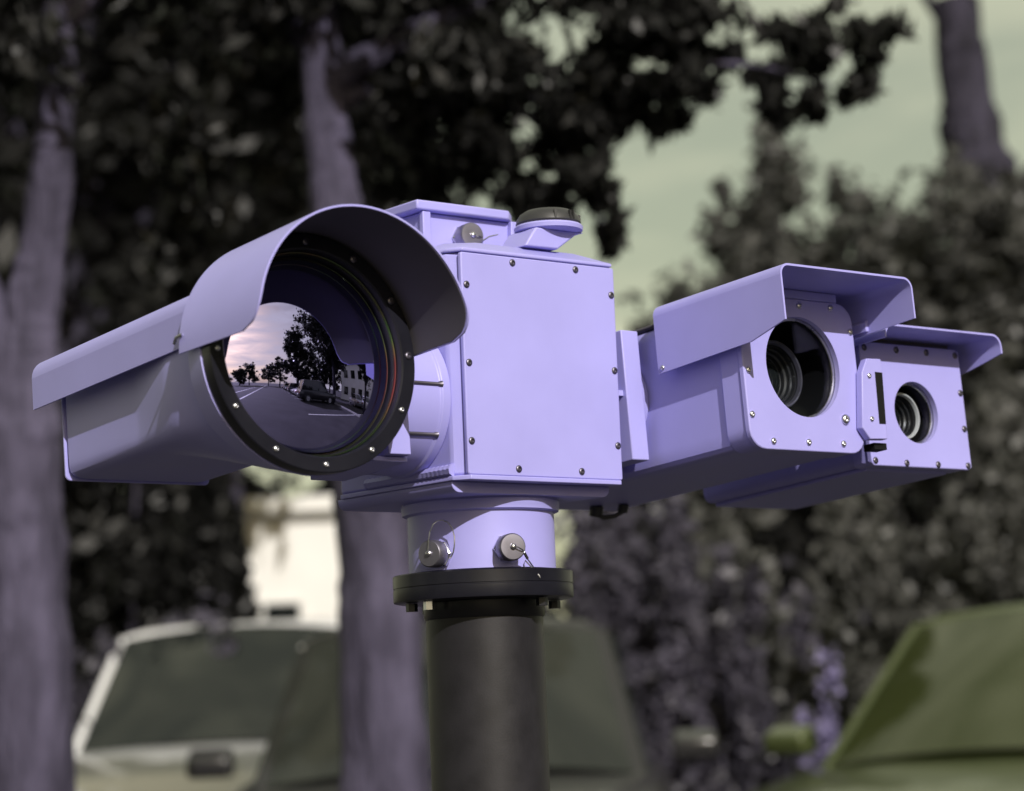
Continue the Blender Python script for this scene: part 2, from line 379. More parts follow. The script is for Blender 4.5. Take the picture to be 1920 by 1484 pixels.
MB().prism(rrect(LX - 0.0845, LX + 0.0845, -0.105, 0.002, 0.006), 0.179, 0.182).build('rear_flange', M['paint'], lpod, 0.001)
# hood: half cylinder with rounded front corners
def hood_rows(r, yf, yb, a0, a1, n=72, rc=0.03, m=10):
    rows = []
    for k in range(m + 1):
        row = []
        for i in range(n):
            a1k = a1 - 1.5 * k / m; a = a0 + (a1k - a0) * i / (n - 1); e = min(a - a0, a1k - a) * R(1) * r
            fr = yf
            if e < rc: fr = yf + rc * (1 - math.sqrt(max(0, 1 - (1 - e / rc) ** 2)))
            y = fr + (yb - fr) * k / m
            row.append((LX + r * math.cos(R(a)), y, LZ + r * math.sin(R(a))))
        rows.append(row)
    return rows
MB().shell(hood_rows(0.1182, -0.2505, -0.112, 2, 181), hood_rows(0.1162, -0.2505, -0.112, 2, 181)).build('sun_shield', M['paint'], lpod, smooth=40)
MB().shell(hood_rows(0.1160, -0.2485, -0.150, 2.5, 180.5), hood_rows(0.1155, -0.2485, -0.150, 2.5, 180.5)).build('shield_lining', M['liner'], lpod, smooth=40)
# small clip where the two shields meet
MB().tube([(LX - 0.1175, -0.118, LZ + 0.018), (LX - 0.1205, -0.112, LZ + 0.016), (LX - 0.1185, -0.105, LZ + 0.012)], 0.0016, 8).build('shield_clip', M['steel'], lpod)
# black lens ring, stepped bore, lens
ring = MB().lathe([(0.108, -0.1445), (0.1140, -0.1445), (0.1145, -0.147), (0.1145, -0.159), (0.1135, -0.160), (0.1005, -0.160), (0.0990, -0.1585), (0.0985, -0.150), (0.0960, -0.1495), (0.0955, -0.141), (0.0935, -0.1405), (0.0930, -0.133), (0.088, -0.131)], (LX, 0, LZ), 'y', 120, caps=False).build('lens_ring', M['black'], lpod, smooth=25)
MB().lathe([(0.0980, -0.1512), (0.0972, -0.1505), (0.0966, -0.1508), (0.0962, -0.1415)], (LX, 0, LZ), 'y', 120, caps=False).build('coated_rim', M['coat_ring'], lpod, smooth=25)
MB().lathe([(0.0948, -0.1415), (0.0940, -0.1408), (0.0932, -0.1345), (0.0915, -0.1335)], (LX, 0, LZ), 'y', 120, caps=False).build('coated_rim', M['coat_ring'], lpod, smooth=25)
RS = 0.22; r_l = 0.0925; ya = -0.1430 - (RS - math.sqrt(RS * RS - r_l * r_l))
prof = [(max(0.0002, RS * math.sin(t)), ya + RS * (1 - math.cos(t))) for t in [math.asin(r_l / RS) * i / 40 for i in range(41)]]
MB().lathe(prof, (LX, 0, LZ), 'y', 160, caps=False).build('lens', M['germanium'], lpod, smooth=80)
for k in range(12):
    a = R(181.7 + 30 * k); screw(ring, (LX + 0.1067 * math.cos(a), -0.160, LZ + 0.1067 * math.sin(a)), SCREW_S if k < 6 else SCREW_D)  # upper screws take the darker copy to imitate the hood's shade
# tilt hub between body and pod, with slotted bolts
hub = podded(MB().lathe([(0.070, -0.052), (0.0745, -0.050), (0.0745, -0.012), (0.0765, -0.010), (0.0765, 0.0)], (-0.1045, -0.015, -0.05), 'x', 72).build('tilt_hub', M['paint'], head, 0.0008))
for a in (176, 216, 138):
    q = R(a); y, z = -0.015 + 0.0745 * math.cos(q), -0.05 + 0.0745 * math.sin(q)
    MB().tube([(-0.150, y, z), (-0.119, y, z), (-0.1145, y, z)], [0.0022, 0.0022, 0.0040], 10).build('slot_bolt', M['dark_steel'], hub)
lb = MB().box(-0.187, -0.1602, -0.092, -0.060, -0.119, -0.075).build('pod_bracket', M['paint'], head, 0.001); podded(lb)
MB().box(-0.2, -0.158, -0.082, 0.03, -0.1245, -0.1195).build('bracket_foot', M['paint'], lb, 0.001)
MB().box(-0.200, -0.155, -0.052, 0.03, -0.11, 0.0).build('pod_mount', M['paint'], lb, 0.002)

# --- right side: yoke arm
ya_ = podded(MB().box(0.1235, 0.1475, -0.0995, 0.06, -0.115, 0.0262).build('yoke_arm', M['paint'], head, 0.0012))
MB().lathe([(0.052, 0.0), (0.052, 0.009), (0.044, 0.0135)], (0.1476, -0.045, -0.045), 'x', 40).build('yoke_boss', M['paint'], ya_, 0.001)
MB().box(0.1085, 0.1230, -0.06, 0.05, -0.10, 0.01).build('yoke_core', M['liner'], ya_)
MB().box(0.1088, 0.1232, -0.0945, -0.061, -0.045, -0.039).build('yoke_web', M['paint'], ya_)

# --- zoom camera (first right pod)
def lens_barrel(parent, x, z, y, r, mat_b, ring_m):
    """stack of rings round a recessed front element"""
    b = MB().lathe([(r * 1.18, 0.09), (r * 1.18, 0.012), (r * 1.08, 0.010), (r * 1.08, 0.0), (r * 0.98, 0.0), (r * 0.95, 0.004), (r * 0.90, 0.0042), (r * 0.89, 0.009), (r * 0.82, 0.0095), (r * 0.81, 0.014), (r * 0.74, 0.015), (r * 0.73, 0.02), (r * 0.66, 0.021)], (x, y, z), 'y', 72, caps=False).build('lens_barrel', mat_b, parent, smooth=25)
    R0 = r * 1.6; rr_ = r * 0.68; t1 = math.asin(rr_ / R0)
    MB().lathe([(max(0.0002, R0 * math.sin(t1 * i / 16)), 0.0195 - (R0 * math.cos(t1 * i / 16) - R0 * math.cos(t1))) for i in range(17)], (x, y, z), 'y', 48, caps=False).build('front_element', M['car_glass'], parent, smooth=80)
    MB().lathe([(r * 1.06, -0.0006), (r * 1.03, -0.0022), (r * 0.97, -0.0022), (r * 0.93, 0.0015)], (x, y, z), 'y', 72, caps=False).build('bright_ring', ring_m, parent)
def ucover(xl, xr, zt, rad, yf, yb, zl_f, zl_b, zr_f, zr_b, th, cutl=(0, 0), cutr=(0, 0), n=6, m=14):
    """bent sheet cover: left wall, rounded corner, roof, rounded corner, right wall; lower edges may rise towards the front"""
    def prof(off, y):
        t = (y - yf) / (yb - yf)
        zl = zl_f + (zl_b - zl_f) * t; zr = zr_f + (zr_b - zr_f) * t
        if cutl[0] and y - yf < cutl[0]: zl += cutl[1] * (1 - (y - yf) / cutl[0])
        if cutr[0] and y - yf < cutr[0]: zr += cutr[1] * (1 - (y - yf) / cutr[0])
        p = [(xl + off, zl + (zt - rad - zl) * i / 4) for i in range(5)]
        for i in range(n + 1):
            a = R(180 - 90 * i / n); p.append((xl + rad + (rad - off) * math.cos(a), zt - rad + (rad - off) * math.sin(a)))
        p += [(xl + rad + (xr - xl - 2 * rad) * i / 6, zt - off) for i in range(1, 6)]
        for i in range(n + 1):
            a = R(90 - 90 * i / n); p.append((xr - rad + (rad - off) * math.cos(a), zt - rad + (rad - off) * math.sin(a)))
        p += [(xr - off, zt - rad + (zr - zt + rad) * i / 4) for i in range(1, 5)]
        return [(x, y, z) for x, z in p]
    ys = [yf + (yb - yf) * k / m for k in range(m + 1)]
    if cutl[0]: ys = sorted(set(ys + [yf + cutl[0]]))
    return MB().shell([prof(0, y) for y in ys], [prof(th, y) for y in ys])

# rear shield of the left pod: bent sheet over the back
ucover(-0.4145, -0.2095, 0.0255, 0.020, -0.1125, 0.2080, -0.0270, -0.0270, -0.0270, -0.0270, 0.002).build('rear_shield', M['paint'], lpod, smooth=40)

def pod_camera(name, box, plate, rad, bez, yf, depth_b, yr, hc, hr, lens_r, lens_dy, ring_m):
    """hollow housing, bezel and holed face plate round a real recess with a lens in it"""
    x0, x1, z0, z1_ = box
    o = podded(holed_plate(rrect(x0, x1, z0, z1_, 0.010), hc, hr + 0.003, yf + depth_b, yr).build(name, M['paint'], head, 0.0015, smooth=30))
    MB().prism(rrect(x0 + 0.001, x1 - 0.001, z0 + 0.001, z1_ - 0.001, 0.010), yr + 0.0003, yr + 0.004).build('rear_plate', M['paint'], o, 0.001)
    p0, p1, q0, q1 = plate
    ri = [max(0.002, r - 0.001) for r in rad]
    holed_plate(rrect(p0 + 0.0015, p1 - 0.0008, q0 + 0.001, q1 - 0.0015, ri, 8), hc, hr + 0.002, yf + 0.0075, yf + depth_b - 0.0005).build('bezel', M['paint'], o, 0.001, smooth=30)
    holed_plate(rrect(p0, p1, q0, q1, rad, 8), hc, hr, yf, yf + 0.007).build('face_plate', M['paint'], o, 0.0012, smooth=30)
    MB().lathe([(hr + 0.0012, yf + 0.009), (hr + 0.0012, yf + 0.13), (0.0002, yf + 0.13)], (hc[0], 0, hc[1]), 'y', 64, caps=False).build('recess', M['cavity'], o)
    MB().lathe([(hr + 0.0006, yf + 0.0075), (hr - 0.0025, yf + 0.0078), (hr - 0.0025, yf + 0.0092)], (hc[0], 0, hc[1]), 'y', 96, caps=False).build('retaining_ring', M['steel'], o)
    MB().lathe([(0.0002, yf + 0.0092), (hr - 0.002, yf + 0.0092), (hr - 0.002, yf + 0.0112), (0.0002, yf + 0.0112)], (hc[0], 0, hc[1]), 'y', 64, caps=False).build('window', M['window'], o)
    lens_barrel(o, hc[0], hc[1], yf + lens_dy, lens_r, M['barrel'], ring_m)
    return o

z1 = pod_camera('zoom_housing', (0.1575, 0.3175, -0.1255, 0.0275), (0.1520, 0.3205, -0.1295, 0.0335), [0.021, 0.021, 0.021, 0.004], 0, -0.2500, 0.036, 0.150, (0.2390, -0.0395), 0.0537, 0.0350, 0.040, M['cap'])
ucover(0.1400, 0.3340, 0.0455, 0.012, -0.3280, -0.1345, -0.0235, -0.0290, 0.002, -0.004, 0.0022, cutl=(0.052, 0.0105)).build('sun_shield', M['paint'], z1, smooth=40)
MB().box(0.165, 0.310, -0.2400, -0.139, 0.0338, 0.0430).build('shield_spacer', M['paint'], z1)
MB().box(0.2000, 0.2985, -0.2515, -0.2402, 0.0336, 0.0428).build('shield_rail', M['paint'], z1, 0.0008)
MB().prism(rrect(0.160, 0.315, 0.0276, 0.0330, 0.003, 3), -0.13, 0.146).build('top_skid', M['liner'], z1)
screw(z1, (0.1400, -0.1415, -0.0235), SCREW_S, (0, 0, R(-90)))
for x, z in ((0.242, 0.0265), (0.289, 0.0275), (0.3155, 0.0030), (0.1585, -0.0476), (0.1572, -0.094), (0.1838, -0.1208), (0.2348, -0.1200), (0.2863, -0.1196)):
    screw(z1, (x, -0.2500, z), SCREW)
screw(z1, (0.2928, -0.2500, -0.0932), SCREW_B)
cg = MB(); cg.tube([(0.255, 0.118, -0.126), (0.255, 0.122, -0.137)], 0.008, 10); cg.tube([(0.281, 0.10, -0.126), (0.281, 0.104, -0.134)], 0.006, 10)
cg.tube([(0.255, 0.12, -0.135), (0.262, 0.116, -0.1395), (0.273, 0.108, -0.1385), (0.281, 0.104, -0.134)], 0.003, 8).build('cable_gland', M['plastic'], z1)
# spotter plate clamped between the two cameras
cp = podded(MB().prism([(0.3165, -0.0425), (0.3260, -0.0270), (0.3480, -0.0262), (0.3445, -0.1140), (0.3180, -0.1150), (0.3080, -0.1030)], -0.2600, -0.2508).build('clamp_plate', M['paint'], head, 0.001))
MB().prism([(0.3362, -0.0412), (0.3472, -0.0415), (0.3440, -0.0975), (0.3342, -0.0978)], -0.2606, -0.2598).build('slot', M['cavity'], cp)
screw(cp, (0.3265, -0.26, -0.046), SCREW_S); screw(cp, (0.3232, -0.26, -0.093), SCREW_S)
MB().box(0.333, 0.352, -0.2506, -0.235, -0.1235, -0.1165).build('dark_gap', M['cavity'], cp)  # black block painted in for the shaded gap below the plate

# --- compact camera (second right pod)
z2 = pod_camera('compact_housing', (0.364, 0.5165, -0.1315, -0.004), (0.3600, 0.5215, -0.1345, 0.0035), [0.002, 0.002, 0.002, 0.002], 0, -0.2200, 0.030, 0.050, (0.4398, -0.0725), 0.0348, 0.0250, 0.021, M['ring_glint'])
ucover(0.3490, 0.5385, 0.0115, 0.014, -0.2690, -0.05, -0.004, -0.004, -0.0140, -0.040, 0.0022, cutr=(0.045, 0.004)).build('sun_shield', M['paint'], z2, smooth=40)
MB().box(0.37, 0.51, -0.2150, -0.06, 0.0036, 0.0090).build('shield_spacer', M['liner'], z2)
for x, z in ((0.3675, -0.0035), (0.4185, -0.0032), (0.4675, -0.0030), (0.5150, -0.0035), (0.5165, -0.0467), (0.5160, -0.0878), (0.3655, -0.1290), (0.4148, -0.1302), (0.4655, -0.1302), (0.5150, -0.1298)):
    screw(z2, (x, -0.2200, z), SCREW_D)
MB().prism([(-0.2, -0.1318), (0.046, -0.1318), (0.046, -0.136), (-0.195, -0.136)], 0.375, 0.505, 'x').build('base_rail', M['paint'], z2, 0.001)
# strap that ties the compact camera to the zoom camera
st = podded(MB().prism([(0.328, 0.0020), (0.343, 0.0020), (0.3470, 0.0155), (0.3455, 0.0235), (0.338, 0.0215), (0.328, 0.012)], -0.262, -0.180).build('tie_strap', M['paint'], head, 0.001))
screw(st, (0.3425, -0.262, 0.017), SCREW_S)

# ------------------------------------------------------------------ the pole
pole = empty('support_pole', (AX.x, AX.y, 0))
tag(pole, 'round black steel pole with a wide top flange under the camera head', 'pole')
zf = AX.z
MB().lathe([(0.0618, 0.004), (0.0618, zf - 0.0165)], axis='z', n=80).build('pipe', M['pole'], pole)
MB().lathe([(0.0628, zf - 0.034), (0.0638, zf - 0.032), (0.0638, zf - 0.0165)], axis='z', n=80, caps=False).build('collar', M['black'], pole)
fl = MB().lathe([(0.090, zf - 0.0160), (0.0945, zf - 0.0150), (0.0950, zf - 0.0135), (0.0950, zf - 0.0022), (0.0944, zf - 0.0016), (0.0944, zf - 0.0008), (0.0950, zf - 0.0002), (0.0950, zf + 0.0120), (0.0940, zf + 0.0131), (0.07, zf + 0.0132)], axis='z', n=120).build('flange', M['black'], pole, smooth=25)
for k, a in enumerate((200, 226, 320, 20, 80, 140)):
    q = R(a); MB().lathe([(0.0062, zf - 0.025), (0.0062, zf - 0.0165)], (0.0795 * math.cos(q), 0.0795 * math.sin(q), 0), 'z', 6).build('bolt', M['steel' if k == 1 else 'black'], fl)
MB().lathe([(0.16, 0.004), (0.16, 0.018), (0.0625, 0.022)], axis='z', n=64).build('base_plate', M['pole'], pole)

# ------------------------------------------------------------------ trees and shrubs
def leaves(rng, blobs, n, size, lean=0.0, aspect=0.5):
    """many small leaf faces spread in clumps through soft blobs (centre, radii, weight)"""
    W = np.array([b[2] for b in blobs], float); W /= W.sum()
    V = []; 
    for (c, r, _), wgt in zip(blobs, W):
        k = max(8, int(n * wgt)); c = np.array(c); r = np.array(r, float)
        nc = max(5, k // 70)
        d = rng.normal(size=(nc, 3)); d /= np.linalg.norm(d, axis=1)[:, None]
        rad = rng.uniform(0.15, 1.0, nc) ** 0.45
        cc = d * rad[:, None]
        idx = rng.integers(0, nc, k)
        sp = rng.uniform(0.07, 0.2, nc)[idx][:, None]
        p = c + (cc[idx] + rng.normal(size=(k, 3)) * sp) * r
        V.append(p)
    P = np.concatenate(V); k = len(P)
    a = rng.normal(size=(k, 3)); a[:, 2] -= lean; a /= np.linalg.norm(a, axis=1)[:, None]
    b = np.cross(a, rng.normal(size=(k, 3))); b /= np.linalg.norm(b, axis=1)[:, None]
    s = (size * rng.uniform(0.6, 1.35, k))[:, None]
    cup = np.cross(a, b) * s * 0.12
    q = np.stack([P - a * s, P + b * s * aspect + cup, P + a * s, P - b * s * aspect + cup], 1).reshape(-1, 3)
    return q
def leaf_object(name, q, m, parent):
    k = len(q) // 4
    me = bpy.data.meshes.new(name); me.vertices.add(len(q)); me.vertices.foreach_set('co', q.astype(np.float32).ravel())
    me.loops.add(4 * k); me.loops.foreach_set('vertex_index', np.arange(4 * k, dtype=np.int32))
    me.polygons.add(k); me.polygons.foreach_set('loop_start', np.arange(0, 4 * k, 4, dtype=np.int32)); me.polygons.foreach_set('loop_total', np.full(k, 4, dtype=np.int32))
    me.update(); me.validate(); me.materials.append(m)
    o = bpy.data.objects.new(name, me); col.objects.link(o); o.parent = parent
    return o
def path_pts(pts, n=22):
    """smooth path through a few points"""
    P = [Vector(p) for p in pts]; P = [P[0] * 2 - P[1]] + P + [P[-1] * 2 - P[-2]]; out = []
    for k in range(1, len(P) - 2):
        for i in range(n):
            t = i / n; a, b, c, d = P[k - 1:k + 3]
            out.append(0.5 * ((2 * b) + (c - a) * t + (2 * a - 5 * b + 4 * c - d) * t * t + (3 * b - a - 3 * c + d) * t ** 3))
    out.append(P[-2]); return out
def tree(name, label, trunk, radii, limbs, blobs, n, size, bark, leaf, seed, group=None, cat='tree', lean=0.3, aspect=0.5):
    """trunk: world points from the ground up; limbs: (points, r0, r1); blobs: (centre, radii, weight)"""
    rng = np.random.default_rng(seed); base = Vector(trunk[0]); e = empty(name, base); tag(e, label, cat, group)
    rel = lambda p: Vector(p) - base
    b = MB(); pp = path_pts([rel(p) for p in trunk]); m_ = len(pp)
    rr_ = [float(np.interp(i / (m_ - 1), np.linspace(0, 1, len(radii)), radii)) * (1 + 0.04 * math.sin(i * 0.37 + seed)) for i in range(m_)]
    b.tube(pp, rr_, 28, 0.13)
    for lp, r0, r1 in limbs:
        q = path_pts([rel(p) for p in lp], 6); b.tube(q, [r0 + (r1 - r0) * i / (len(q) - 1) for i in range(len(q))], 8, 0.1)
    b.build('trunk', bark, e, smooth=60)
    leaf_object('crown', leaves(rng, [(tuple(rel(c)), r, w_) for c, r, w_ in blobs], n, size, lean, aspect), leaf, e)
    return e
def std_tree(name, label, x, y, h, cw, seed, leaf, bark, n=9000, size=0.11, group=None, low=0.22, tr=None):
    """free-standing tree: tapered trunk, six limbs, uneven crown of blobs"""
    rng = np.random.default_rng(seed + 100); tr = tr or h * 0.022
    top = Vector((x + rng.normal() * 0.02 * h, y, h * 0.72)); base = Vector((x, y, 0))
    trunk = [base, base.lerp(top, 0.35) + Vector((rng.normal() * 0.015 * h, 0, 0)), base.lerp(top, 0.7), top]
    blobs = []; limbs = []
    for k in range(9):
        a = 2 * PI * k / 9 * 2.4 + rng.uniform(0, 1); t = (k + 0.5) / 9
        z = h * (low + 0.12 + (1 - low - 0.2) * t); rr_ = cw * (0.62 * math.sin(PI * (0.18 + 0.75 * t)) ) * rng.uniform(0.6, 1.1)
        c = Vector((x + rr_ * math.cos(a), y + rr_ * math.sin(a), z)); s = cw * rng.uniform(0.34, 0.55)
        blobs.append((tuple(c), (s, s, s * rng.uniform(0.7, 1.0) * max(0.8, h / cw * 0.28)), 1.0))
        st_ = base.lerp(top, min(1, max(0.3, z / h * 1.05 - 0.12)))
        limbs.append(([tuple(st_), tuple(st_.lerp(c, 0.5) + Vector((0, 0, 0.04 * h))), tuple(c)], tr * 0.4, tr * 0.1))
    blobs.append(((x, y, h * 0.62), (cw * 0.5, cw * 0.5, h * 0.3), 1.3))
    return tree(name, label, [tuple(p) for p in trunk], [tr * 1.25, tr, tr * 0.7, tr * 0.4], limbs, blobs, n, size, bark, leaf, seed, group)
def shrub(name, label, x, y, w_, h, seed, leaf, n=5000, size=0.05, group=None, cat='shrub', dy=None):
    rng = np.random.default_rng(seed + 500); e = empty(name, (x, y, 0)); tag(e, label, cat, group)
    b = MB(); blobs = []
    for k in range(7):
        cx, cy, cz = rng.uniform(-0.7, 0.7) * w_, rng.uniform(-0.6, 0.6) * (dy or w_), h * rng.uniform(0.35, 0.8)
        s = rng.uniform(0.35, 0.55)
        blobs.append(((cx, cy, cz), (w_ * s, (dy or w_) * s, h * s * 0.6), 1.0))
        b.tube(path_pts([(cx * 0.15, cy * 0.15, 0), (cx * 0.5, cy * 0.5, cz * 0.5), (cx, cy, cz)], 5), [0.03 - 0.02 * i / 10 for i in range(11)], 6)
    blobs.append(((0, 0, h * 0.3), (w_ * 0.9, (dy or w_) * 0.8, h * 0.3), 1.6))
    b.build('stems', M['bark_dark'], e, smooth=60)
    leaf_object('foliage', leaves(rng, blobs, n, size, 0.2, 0.55), leaf, e)
    return e

def P(px, py, d): return tuple(pix(px, py, d))
def gnd(px, py, d): p = pix(px, py, d); return (p.x, p.y, 0.0)

# tree right behind the camera head: pale trunk, dark overhanging branches
D = 7.0
tk = [gnd(726, 1300, D), P(716, 1290, D), P(706, 1000, D), P(668, 640, D), P(622, 330, D), P(606, 150, D), P(596, -120, D)]
lim = [([P(612, 190, D), P(760, 170, D + .1), P(960, 190, D + .1), P(1160, 150, D)], 0.045, 0.012),
       ([P(960, 190, D + .1), P(1060, 290, D), P(1130, 420, D)], 0.014, 0.005),
       ([P(1160, 150, D), P(1380, 120, D), P(1560, 160, D + .1)], 0.012, 0.004),
       ([P(606, 160, D), P(820, 40, D), P(1050, -40, D + .3)], 0.05, 0.015), ([P(604, 100, D), P(480, -40, D + .2), P(330, -150, D)], 0.05, 0.02)]
S = D / F_PX
def pb_(px, py, rx, rz, w_, d=D, ry=0.3): return (P(px, py, d), (rx * S, ry, rz * S), w_)
bl = [pb_(960, 250, 120, 120, 0.8), pb_(1080, 260, 65, 110, 0.5), pb_(900, 150, 160, 90, 1.2), pb_(1010, 360, 80, 55, 0.5), pb_(1140, 420, 40, 55, 0.2), pb_(1110, 350, 50, 50, 0.15), pb_(1120, 170, 110, 80, 0.7), pb_(1255, 180, 85, 42, 0.28), pb_(1320, 120, 120, 60, 0.4),
      pb_(1500, 195, 80, 50, 0.22), pb_(1590, 130, 80, 50, 0.2), pb_(1450, 90, 130, 60, 0.45), pb_(760, 120, 150, 150, 1.2), pb_(1000, 20, 300, 110, 1.4), pb_(600, -60, 250, 150, 1.4), pb_(380, 20, 140, 120, 0.6), pb_(350, 280, 70, 110, 0.5), pb_(300, 470, 22, 70, .08), pb_(1190, 40, 160, 80, 0.6), pb_(1560, 60, 110, 60, 0.35), pb_(820, 330, 90, 90, 0.5, 7.4)]
tree('overhanging_tree', 'tree with pale trunk rising directly behind the camera head, dark leaves overhanging', tk, [0.15, 0.125, 0.12, 0.095, 0.072, 0.06, 0.05], lim, bl, 15000, 0.042, M['bark_pale'], M['leaf_shaded'], 3, lean=0.9, aspect=0.36)

# leaning trunk against the sky on the right
D2 = 20.0; S2 = D2 / F_PX
tree('leaning_tree', 'dark thick leaning trunk rising against the open sky beside the hedge trees', [gnd(1960, 1250, D2), P(1955, 1250, D2), P(1920, 800, D2), P(1872, 460, D2), P(1830, 300, D2), P(1812, 180, D2), P(1790, 0, D2)],
     [0.6, 0.55, 0.47, 0.39, 0.30, 0.225, 0.19], [([P(1872, 440, D2), P(1945, 330, D2), P(2060, 200, D2)], 0.17, 0.08), ([P(1800, 90, D2), P(1700, -60, D2), P(1620, -160, D2)], 0.06, 0.02)],
     [(P(1700, -60, D2), (0.35, 0.3, 0.2), 1), (P(1840, -90, D2), (0.6, 0.5, 0.3), 2), (P(2090, 120, D2), (0.4, 0.4, 0.5), 1.5)], 2600, 0.075, M['bark_dark'], M['leaf_shaded'], 8, lean=0.7, aspect=0.4)

# pale trunk at the far left edge
D3 = 6.2
tree('slender_tree', 'pale smooth trunk standing by the white suv, branches high above', [gnd(46, 1300, D3), P(44, 1290, D3), P(36, 1000, D3), P(40, 740, D3), P(66, 560, D3), P(96, 330, D3), P(110, 40, D3), P(120, -200, D3)],
     [0.135, 0.125, 0.12, 0.10, 0.07, 0.055, 0.045, 0.04], [([P(40, 740, D3), P(-30, 560, D3), P(-120, 300, D3)], 0.075, 0.04), ([P(110, 60, D3), P(220, -60, D3), P(330, -200, D3)], 0.03, 0.01)],
     [(P(-60, 60, D3), (0.35, 0.35, 0.25), 1.0), (P(160, -120, D3), (0.4, 0.4, 0.2), 1.2), (P(-140, 280, D3), (0.2, 0.2, 0.2), 0.6)], 2200, 0.05, M['bark_pale'], M['leaf_shaded'], 12, lean=0.8, aspect=0.38)

# trees filling the left half, their deep shade carried by the leaf colour
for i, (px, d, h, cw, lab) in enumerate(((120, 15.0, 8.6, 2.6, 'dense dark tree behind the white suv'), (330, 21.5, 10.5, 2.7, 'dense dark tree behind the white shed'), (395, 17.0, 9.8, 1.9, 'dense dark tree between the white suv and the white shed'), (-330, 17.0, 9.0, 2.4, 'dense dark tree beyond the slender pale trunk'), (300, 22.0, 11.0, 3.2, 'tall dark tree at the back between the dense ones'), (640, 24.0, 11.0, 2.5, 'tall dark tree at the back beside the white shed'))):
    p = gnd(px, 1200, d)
    std_tree('shade_tree', lab, p[0], p[1], h, cw, 30 + i, M['leaf_shaded'], M['bark_dark'], 10000, 0.12, 'dark trees behind the parked cars', low=(0.42, 0.42, 0.42, 0.2, 0.2, 0.42)[i])
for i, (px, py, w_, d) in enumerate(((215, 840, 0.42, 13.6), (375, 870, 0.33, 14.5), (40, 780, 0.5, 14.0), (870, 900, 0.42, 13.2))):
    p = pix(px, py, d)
    shrub('tall_shrub', ('tall dark shrub behind the slender trunk', 'tall dark shrub beside the white shed', 'tall dark shrub furthest from the white shed', 'tall dark shrub behind the pole and the charcoal hatchback')[i], p.x, p.y, w_, p.z + 0.9, 61 + i, M['leaf_shaded'], 5200, 0.07, 'tall dark shrubs')

# grey-olive row under the sky on the right
for i, (px, top, d, cw) in enumerate(((1275, 590, 16.0, 0.42), (1340, 500, 16.4, 0.55), (1432, 372, 17, 0.72), (1540, 415, 16, 0.72), (1640, 460, 17, 0.76), (1735, 410, 15.6, 0.72), (1850, 430, 15.8, 0.8), (1980, 420, 16, 0.9))):
    p = pix(px, top, d)
    rng = np.random.default_rng(70 + i); b0 = (p.x, p.y, 0); hh = p.z
    bb = [((p.x + rng.normal() * cw * 0.22, p.y + rng.normal() * 0.2, hh * t), (cw * (0.95 - 0.42 * t), cw * 0.8, hh * 0.15), 0.7 + 0.6 * t) for t in (0.12, 0.26, 0.4, 0.52, 0.64, 0.75, 0.84, 0.92)]
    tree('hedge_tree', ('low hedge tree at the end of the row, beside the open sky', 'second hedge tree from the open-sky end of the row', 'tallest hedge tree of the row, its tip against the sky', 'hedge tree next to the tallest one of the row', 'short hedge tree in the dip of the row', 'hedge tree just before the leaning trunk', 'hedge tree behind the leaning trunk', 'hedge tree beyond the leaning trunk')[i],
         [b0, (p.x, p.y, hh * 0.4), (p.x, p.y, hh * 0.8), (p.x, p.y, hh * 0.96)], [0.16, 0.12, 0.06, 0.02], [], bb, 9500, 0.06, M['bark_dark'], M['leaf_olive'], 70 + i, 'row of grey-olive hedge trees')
# dark evergreens in front of that row
for i, (px, top, d, w_) in enumerate(((1330, 780, 13.5, 0.7), (1480, 760, 13.4, 0.65), (1620, 800, 13.2, 0.65), (1760, 700, 13.5, 0.7), (1890, 730, 13.2, 0.7), (1180, 820, 13.6, 0.55))):
    p = pix(px, top, d)
    shrub('evergreen_shrub', ('dark evergreen shrub below the tallest hedge tree', 'dark evergreen shrub behind the zoom camera', 'low dark evergreen behind the compact camera', 'tall dark evergreen in front of the leaning trunk', 'dark evergreen shrub above the olive hatchback', 'dark evergreen at the open-sky end of the row')[i], p.x, p.y, w_, p.z, 90 + i, M['leaf_shaded'] if i % 2 else M['leaf_olive'], 5200, 0.075, 'evergreens before the hedge row')
# grey-purple flowering shrubs behind the cars
for i, (px, top, d, w_, lf) in enumerate(((1090, 965, 10.6, 0.42, 'leaf_grey'), (1230, 960, 11.2, 0.46, 'leaf_grey'), (1370, 1000, 11.0, 0.42, 'leaf_grey'), (1500, 985, 11.8, 0.45, 'leaf_olive'), (1640, 960, 12.0, 0.5, 'leaf_olive'), (1790, 965, 12.2, 0.5, 'leaf_olive'), (1920, 950, 12.4, 0.5, 'leaf_olive'), (310, 1090, 12.0, 0.6, 'leaf_grey'), (880, 1000, 11.5, 0.5, 'leaf_shaded'))):
    p = pix(px, top, d)
    shrub('garden_shrub', ('grey-purple leafy shrub behind the charcoal hatchback', 'grey-purple leafy shrub under the zoom camera', 'grey-purple leafy shrub under the compact camera', 'olive shrub beside the grey-purple ones', 'olive shrub behind the small lavender flowering shrub', 'olive shrub behind the olive hatchback bonnet', 'olive shrub behind the olive hatchback roof', 'grey shrub behind the white suv roof', 'dark shrub behind the pole')[i], p.x, p.y, w_, p.z, 120 + i, M[lf], 4200, 0.042, 'shrubs behind the parked cars')

